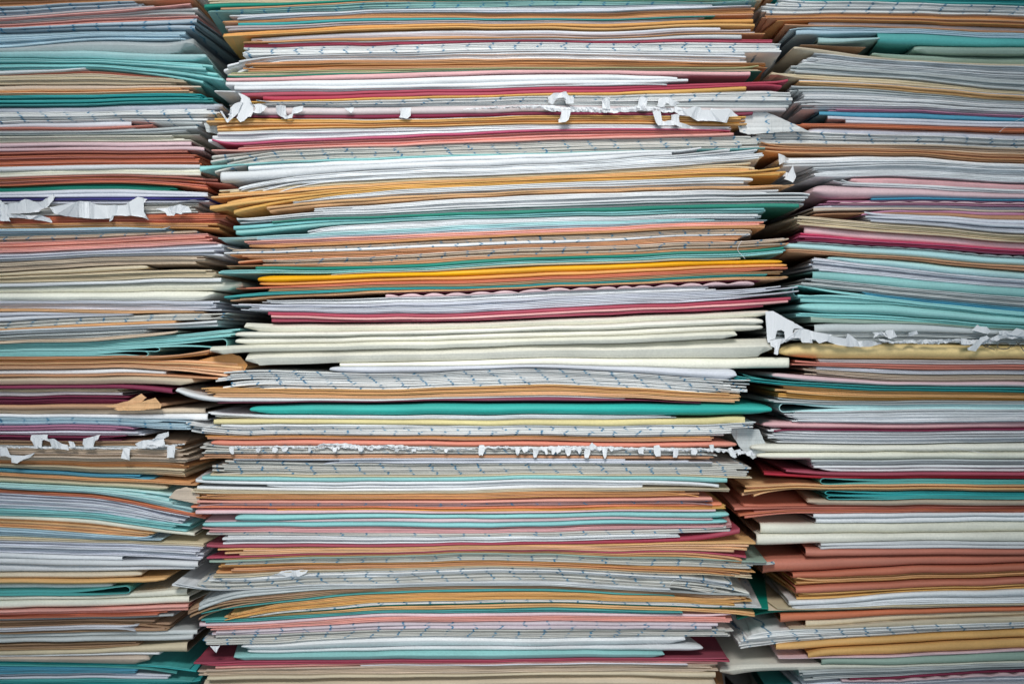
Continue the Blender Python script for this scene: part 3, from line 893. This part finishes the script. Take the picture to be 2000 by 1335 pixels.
def tab(x, y, w, h, tilt=0, blunt=True):
    w *= rt.uniform(.6, .95); h *= rt.uniform(.7, 1.1); tilt += rt.uniform(-.3, .3)
    c, s = math.cos(tilt), math.sin(tilt)
    pts = [(-w/2, -1), (0, rt.uniform(-2.5, 0)), (w/2, -1), (w/2 + rt.uniform(-1.5, 1.5), h * .5), (w/2 - rt.uniform(0, 4), h), (rt.uniform(-1, 1), h + rt.uniform(-2, 2)), (-w/2 + rt.uniform(0, 4), h + rt.uniform(-1, 1)), (-w/2 + rt.uniform(-1.5, 1.5), h*.6)]
    return [(x + a * c - b * s, y + a * s + b * c) for a, b in pts]
for (x, y, w, h, t) in [(453, 873, 14, 17, 0), (504, 876, 12, 8, .1), (538, 875, 12, 8, .1), (556, 874, 13, 8, 0), (606, 876, 12, 8, .1), (655, 874, 12, 9, .2), (675, 870, 13, 6, 0),
        (706, 873, 13, 8, 0), (775, 876, 13, 8, 0), (808, 876, 12, 8, .1), (872, 877, 12, 7, .2)]:
    tabs.append(tab(x, y, w, h, t))
torn('torn_strip', 'frayed white perforation strip under the coral envelope, left half of middle pile', G, [t for i, t in enumerate(tabs)],
     [ribbon([(450, 873, 3), (560, 873, 2), (700, 874, 4), (840, 876, 2), (940, 876, 3)], 3, seed=19, rag=1.6), ribbon([(450, 874, 4), (520, 872, 3), (620, 872, 2.5), (632, 867, 5), (680, 868, 6), (700, 871, 4), (780, 871, 5), (830, 876, 4), (930, 876, 4)], 4, seed=9)], -.0014, amp=.0011, seed=9)
tabs = []
for (x, y, w, h, t) in [(941, 870, 14, 27, .1), (1010, 874, 12, 14, .2), (1025, 873, 14, 10, 0), (1047, 875, 13, 20, 0), (1064, 874, 11, 12, 0), (1082, 874, 12, 17, .1), (1094, 872, 14, 15, .7), (1109, 874, 12, 15, .2),
        (1131, 872, 11, 13, 0), (1148, 874, 13, 18, 0), (1160, 868, 14, 14, .9), (1181, 874, 13, 20, 0), (1195, 872, 11, 9, 0), (1252, 876, 14, 12, 0), (1282, 870, 15, 22, .1), (1320, 876, 11, 16, 0), (1355, 878, 13, 13, 0),
        (1389, 869, 10, 12, 0), (1425, 876, 15, 24, -.3), (1442, 878, 14, 9, -.5), (1462, 882, 14, 8, -.4)]:
    tabs.append(tab(x, y, w, h, t))
torn('torn_strip', 'frayed white perforation strip with many hanging tabs, right half of middle pile', G, tabs,
     [ribbon([(940, 874, 3), (1060, 876, 5), (1160, 875, 6), (1260, 877, 3), (1360, 878, 4), (1440, 881, 3)], 3, seed=20, rag=1.8), ribbon([(940, 873, 4), (1060, 874, 4), (1100, 872, 5), (1200, 874, 4), (1230, 876, 5), (1330, 877, 4), (1400, 877, 4), (1460, 884, 6), (1476, 888, 4)], 4, seed=10)], -.0016, amp=.0008, seed=10)
torn('torn_strip', 'small white torn wad behind the tan sheets, lower left of middle pile', G,
     [[(530, 1122), (545, 1118), (550, 1114), (572, 1112), (602, 1112), (598, 1118), (585, 1124), (560, 1125), (548, 1123)]], [], .001, seed=11)
torn('punched_page', 'white page corner with a punched hole between middle and right piles', G, [
    z7([(100, 60), (210, 50), (640, 290), (500, 300), (480, 340), (500, 420), (375, 460), (370, 340), (330, 315), (270, 320), (235, 370), (240, 440), (175, 455), (165, 490), (135, 490), (120, 270)])], [], .004, amp=.0004, seed=12, cat='page')
torn('torn_strip', 'long ragged white torn edge lying over the honey yellow envelope, right pile', G, [
    z7([(370, 460), (500, 400), (520, 310), (620, 290), (760, 330), (900, 370), (1040, 375), (1000, 400), (1100, 430), (1220, 430), (1240, 365), (1300, 390), (1400, 470), (1520, 460), (1740, 500), (1560, 550), (1300, 550), (1090, 520), (960, 470), (850, 500), (800, 450), (720, 445), (765, 495), (620, 490), (600, 430), (505, 430), (380, 490)]),
    z7([(170, 460), (360, 430), (375, 480), (290, 530), (260, 600), (290, 630), (265, 665), (215, 645), (250, 570), (170, 540)]),
    z7([(1580, 350), (1700, 340), (1760, 350), (1790, 320), (1880, 310), (1940, 410), (1840, 440), (1740, 395), (1690, 370), (1600, 430), (1620, 380)])],
    [ribbon([(1715, 664, 6), (1745, 668, 4), (1780, 667, 7), (1830, 667, 8), (1870, 664, 5), (1880, 668, 12), (1925, 668, 6), (1960, 655, 12), (2060, 652, 14)], 5, seed=13)], .0045, amp=.0016, seed=13)
for q, (lab_, pts_) in enumerate([
    ('large white torn tab standing over the mint sheets near right edge, right pile', [(1265, 320), (1350, 240), (1380, 265), (1480, 270), (1540, 330), (1500, 375), (1380, 350)]),
    ('white torn tabs touching the right edge above the honey yellow envelope, right pile', [(1640, 330), (1740, 320), (1790, 360), (1900, 290), (2000, 320), (2060, 420), (1900, 400), (1760, 370), (1650, 375)]),
    ('upright white torn tab left of the slanted tab over the honey yellow envelope', [(1120, 430), (1210, 440), (1215, 520), (1115, 520)]),
    ('slanted white torn tab hanging down onto the honey yellow envelope beside the handwriting', [(1200, 570), (1340, 480), (1380, 420), (1480, 390), (1520, 430), (1420, 480), (1330, 610), (1215, 595)]),
    ('small square white torn tab above the middle of the honey yellow envelope', [(380, 350), (500, 325), (520, 370), (385, 410)]),
    ('second square white torn tab left of the small square one, over grey folder', [(60, 340), (170, 310), (225, 410), (110, 440)])]):
    torn('torn_strip', lab_, G, [z8(pts_)], [], .0035 - .0002 * q, amp=.0012, seed=14 + q)
torn('curled_scrap', 'white curled paper scrap in the gap above the tan sheets, right of middle pile', G,
     [[(1529, 345), (1533, 336), (1540, 338), (1548, 323), (1550, 330), (1554, 345), (1548, 357), (1536, 352), (1530, 350), (1538, 343)]], [], .004, seed=15, cat='scrap')
torn('curled_scrap', 'white curled paper flap above the right pile of white envelopes', G,
     [[(1520, 300), (1531, 304), (1541, 312), (1534, 316), (1522, 322)]], [], .006, seed=16, cat='scrap')
torn('torn_corner', 'small white pointed corner hanging under the grey squared sheets, middle pile', G,
     [[(411, 1259), (424, 1261), (431, 1258), (423, 1273)]], [], -.002, seed=17, cat='scrap')

# ------------------------------------------------------------------ bent page corners in the two gaps
GC = 'bent page corners sticking out between the piles'
for q, (lab_, mt_, y_, pts_) in enumerate([
    ('squared page corner bent down into the upper gap between middle and right piles', material('sqw', True), .0055, [(1428, 212), (1490, 217), (1525, 231), (1560, 247), (1582, 258), (1545, 257), (1500, 260), (1460, 263), (1445, 258)]),
    ('inner tan page corner pointing up from the peach envelope, left pile', material('peach'), .0085, [(205, 793), (250, 783), (277, 768), (287, 776), (270, 790), (232, 797)]),
    ('outer tan page corner pointing up from the peach envelope, left pile', material('peach'), .0070, [(222, 798), (262, 789), (304, 776), (316, 790), (314, 797), (268, 801), (230, 801)]),
    ('broad tan page fanned out in the gap left of the cream envelopes', material('tan'), .0165, [(345, 716), (400, 700), (450, 689), (470, 696), (484, 712), (478, 724), (430, 724), (380, 722)]),
    ('small buff page corner curling up in the gap left of the tan sheets, lower half', material('buff'), .0040, [(330, 971), (345, 955), (365, 950), (390, 958), (390, 984), (352, 976)]),
    ('pale grey page standing in the gap right of the coral envelope', material('grey'), .0140, [(1420, 833), (1482, 838), (1500, 878), (1470, 896), (1446, 874)]),
    ('pale grey page corner in the gap below the crumpled strip, upper left', material('grey'), .0120, [(398, 240), (430, 236), (445, 250), (425, 262), (404, 258)])]):
    ob = torn('page_corner', lab_, GC, [pts_], [], y_, amp=.0006, seed=40 + q, cat='page corner', mat=mt_)
    if q == 0: ob['line_shift'] = 1.004

# ------------------------------------------------------------------ pencilled letters on the pale yellow envelope
inkm = plain('pencil', (.10, .085, .06), .6)
def strokes(paths, ydep, wd):
    bm = bmesh.new(); f = (D + ydep) / D
    for p in paths:
        pv = None
        for i, (x, y) in enumerate(p):
            a = p[max(0, i - 1)]; b = p[min(len(p) - 1, i + 1)]; dx, dy = b[0] - a[0], b[1] - a[1]; l = math.hypot(dx, dy) or 1
            nx, ny = -dy / l * wd, dx / l * wd
            cur = [bm.verts.new(((x + s * nx - CX) * S * f, ydep, (CY - y - s * ny) * S * f)) for s in (-1, 1)]
            if pv: bm.faces.new((pv[0], pv[1], cur[1], cur[0]))
            pv = cur
    return bm
oo = [(1720 + (1718 + 92 * math.cos(a)) * .14, 600 + (540 + 42 * math.sin(a)) * .14) for a in [2 * math.pi * k / 24 for k in range(25)]]
kk = z8([(1400, 480), (1440, 540), (1500, 555), (1590, 590)]); k2 = z8([(1460, 555), (1530, 520)])
xx = z8([(1830, 545), (1900, 520), (1990, 480), (2060, 460)]); x2 = z8([(1890, 480), (1950, 540), (1990, 600), (2060, 620)])
bm = strokes([oo, kk, k2, xx, x2], .0068, .9)
me = bpy.data.meshes.new('handwriting'); bm.to_mesh(me); bm.free(); me.materials.append(inkm)
hw = bpy.data.objects.new('handwriting', me); COL.objects.link(hw)
for o in COL.objects:
    if o.name.startswith('honey_yellow_envelope'): hw.parent = o; break

# ------------------------------------------------------------------ loose fibres
def fibre(label, pts, ydep):
    cu = bpy.data.curves.new('loose_thread', 'CURVE'); cu.dimensions = '3D'; cu.bevel_depth = .00010; cu.bevel_resolution = 1
    sp = cu.splines.new('NURBS'); sp.points.add(len(pts) - 1); sp.use_endpoint_u = True
    f = (D + ydep) / D
    for q, (x, y) in zip(sp.points, pts): q.co = ((x - CX) * S * f, ydep, (CY - y) * S * f, 1)
    tmp = bpy.data.objects.new('tmp', cu); me = bpy.data.meshes.new_from_object(tmp); bpy.data.objects.remove(tmp)
    me.name = 'loose_thread'; me.materials.append(tornm)
    o = bpy.data.objects.new('loose_thread', me); COL.objects.link(o); o['label'] = label; o['category'] = 'thread'; o['group'] = 'loose threads sticking out'
fibre('thin pale thread hanging over the mint sheets, right end of middle pile', [(1449, 470), (1441, 480), (1438, 492), (1450, 498), (1455, 505)], -.002)
fibre('thin pale thread arching at lower right of the middle pile', [(1308, 1143), (1311, 1133), (1318, 1130), (1330, 1131)], -.002)
fibre('straight pale thread poking down at right edge of right pile', [(1952, 258), (1962, 247), (1985, 236), (2003, 228)], .003)
fibre('long fine thread across the cream envelopes of the right pile', [(1845, 869), (1870, 876), (1920, 884), (1948, 888)], .003)
print('KINDS', COUNT, 'total', sum(COUNT.values()))
_l = {}
for p, i, lab in LAYERS: _l[lab] = _l.get(lab, 0) + 1
print('DUP', [k for k, v in _l.items() if v > 1][:20], 'LONG', [k for k in _l if len(k.split()) > 16][:20])
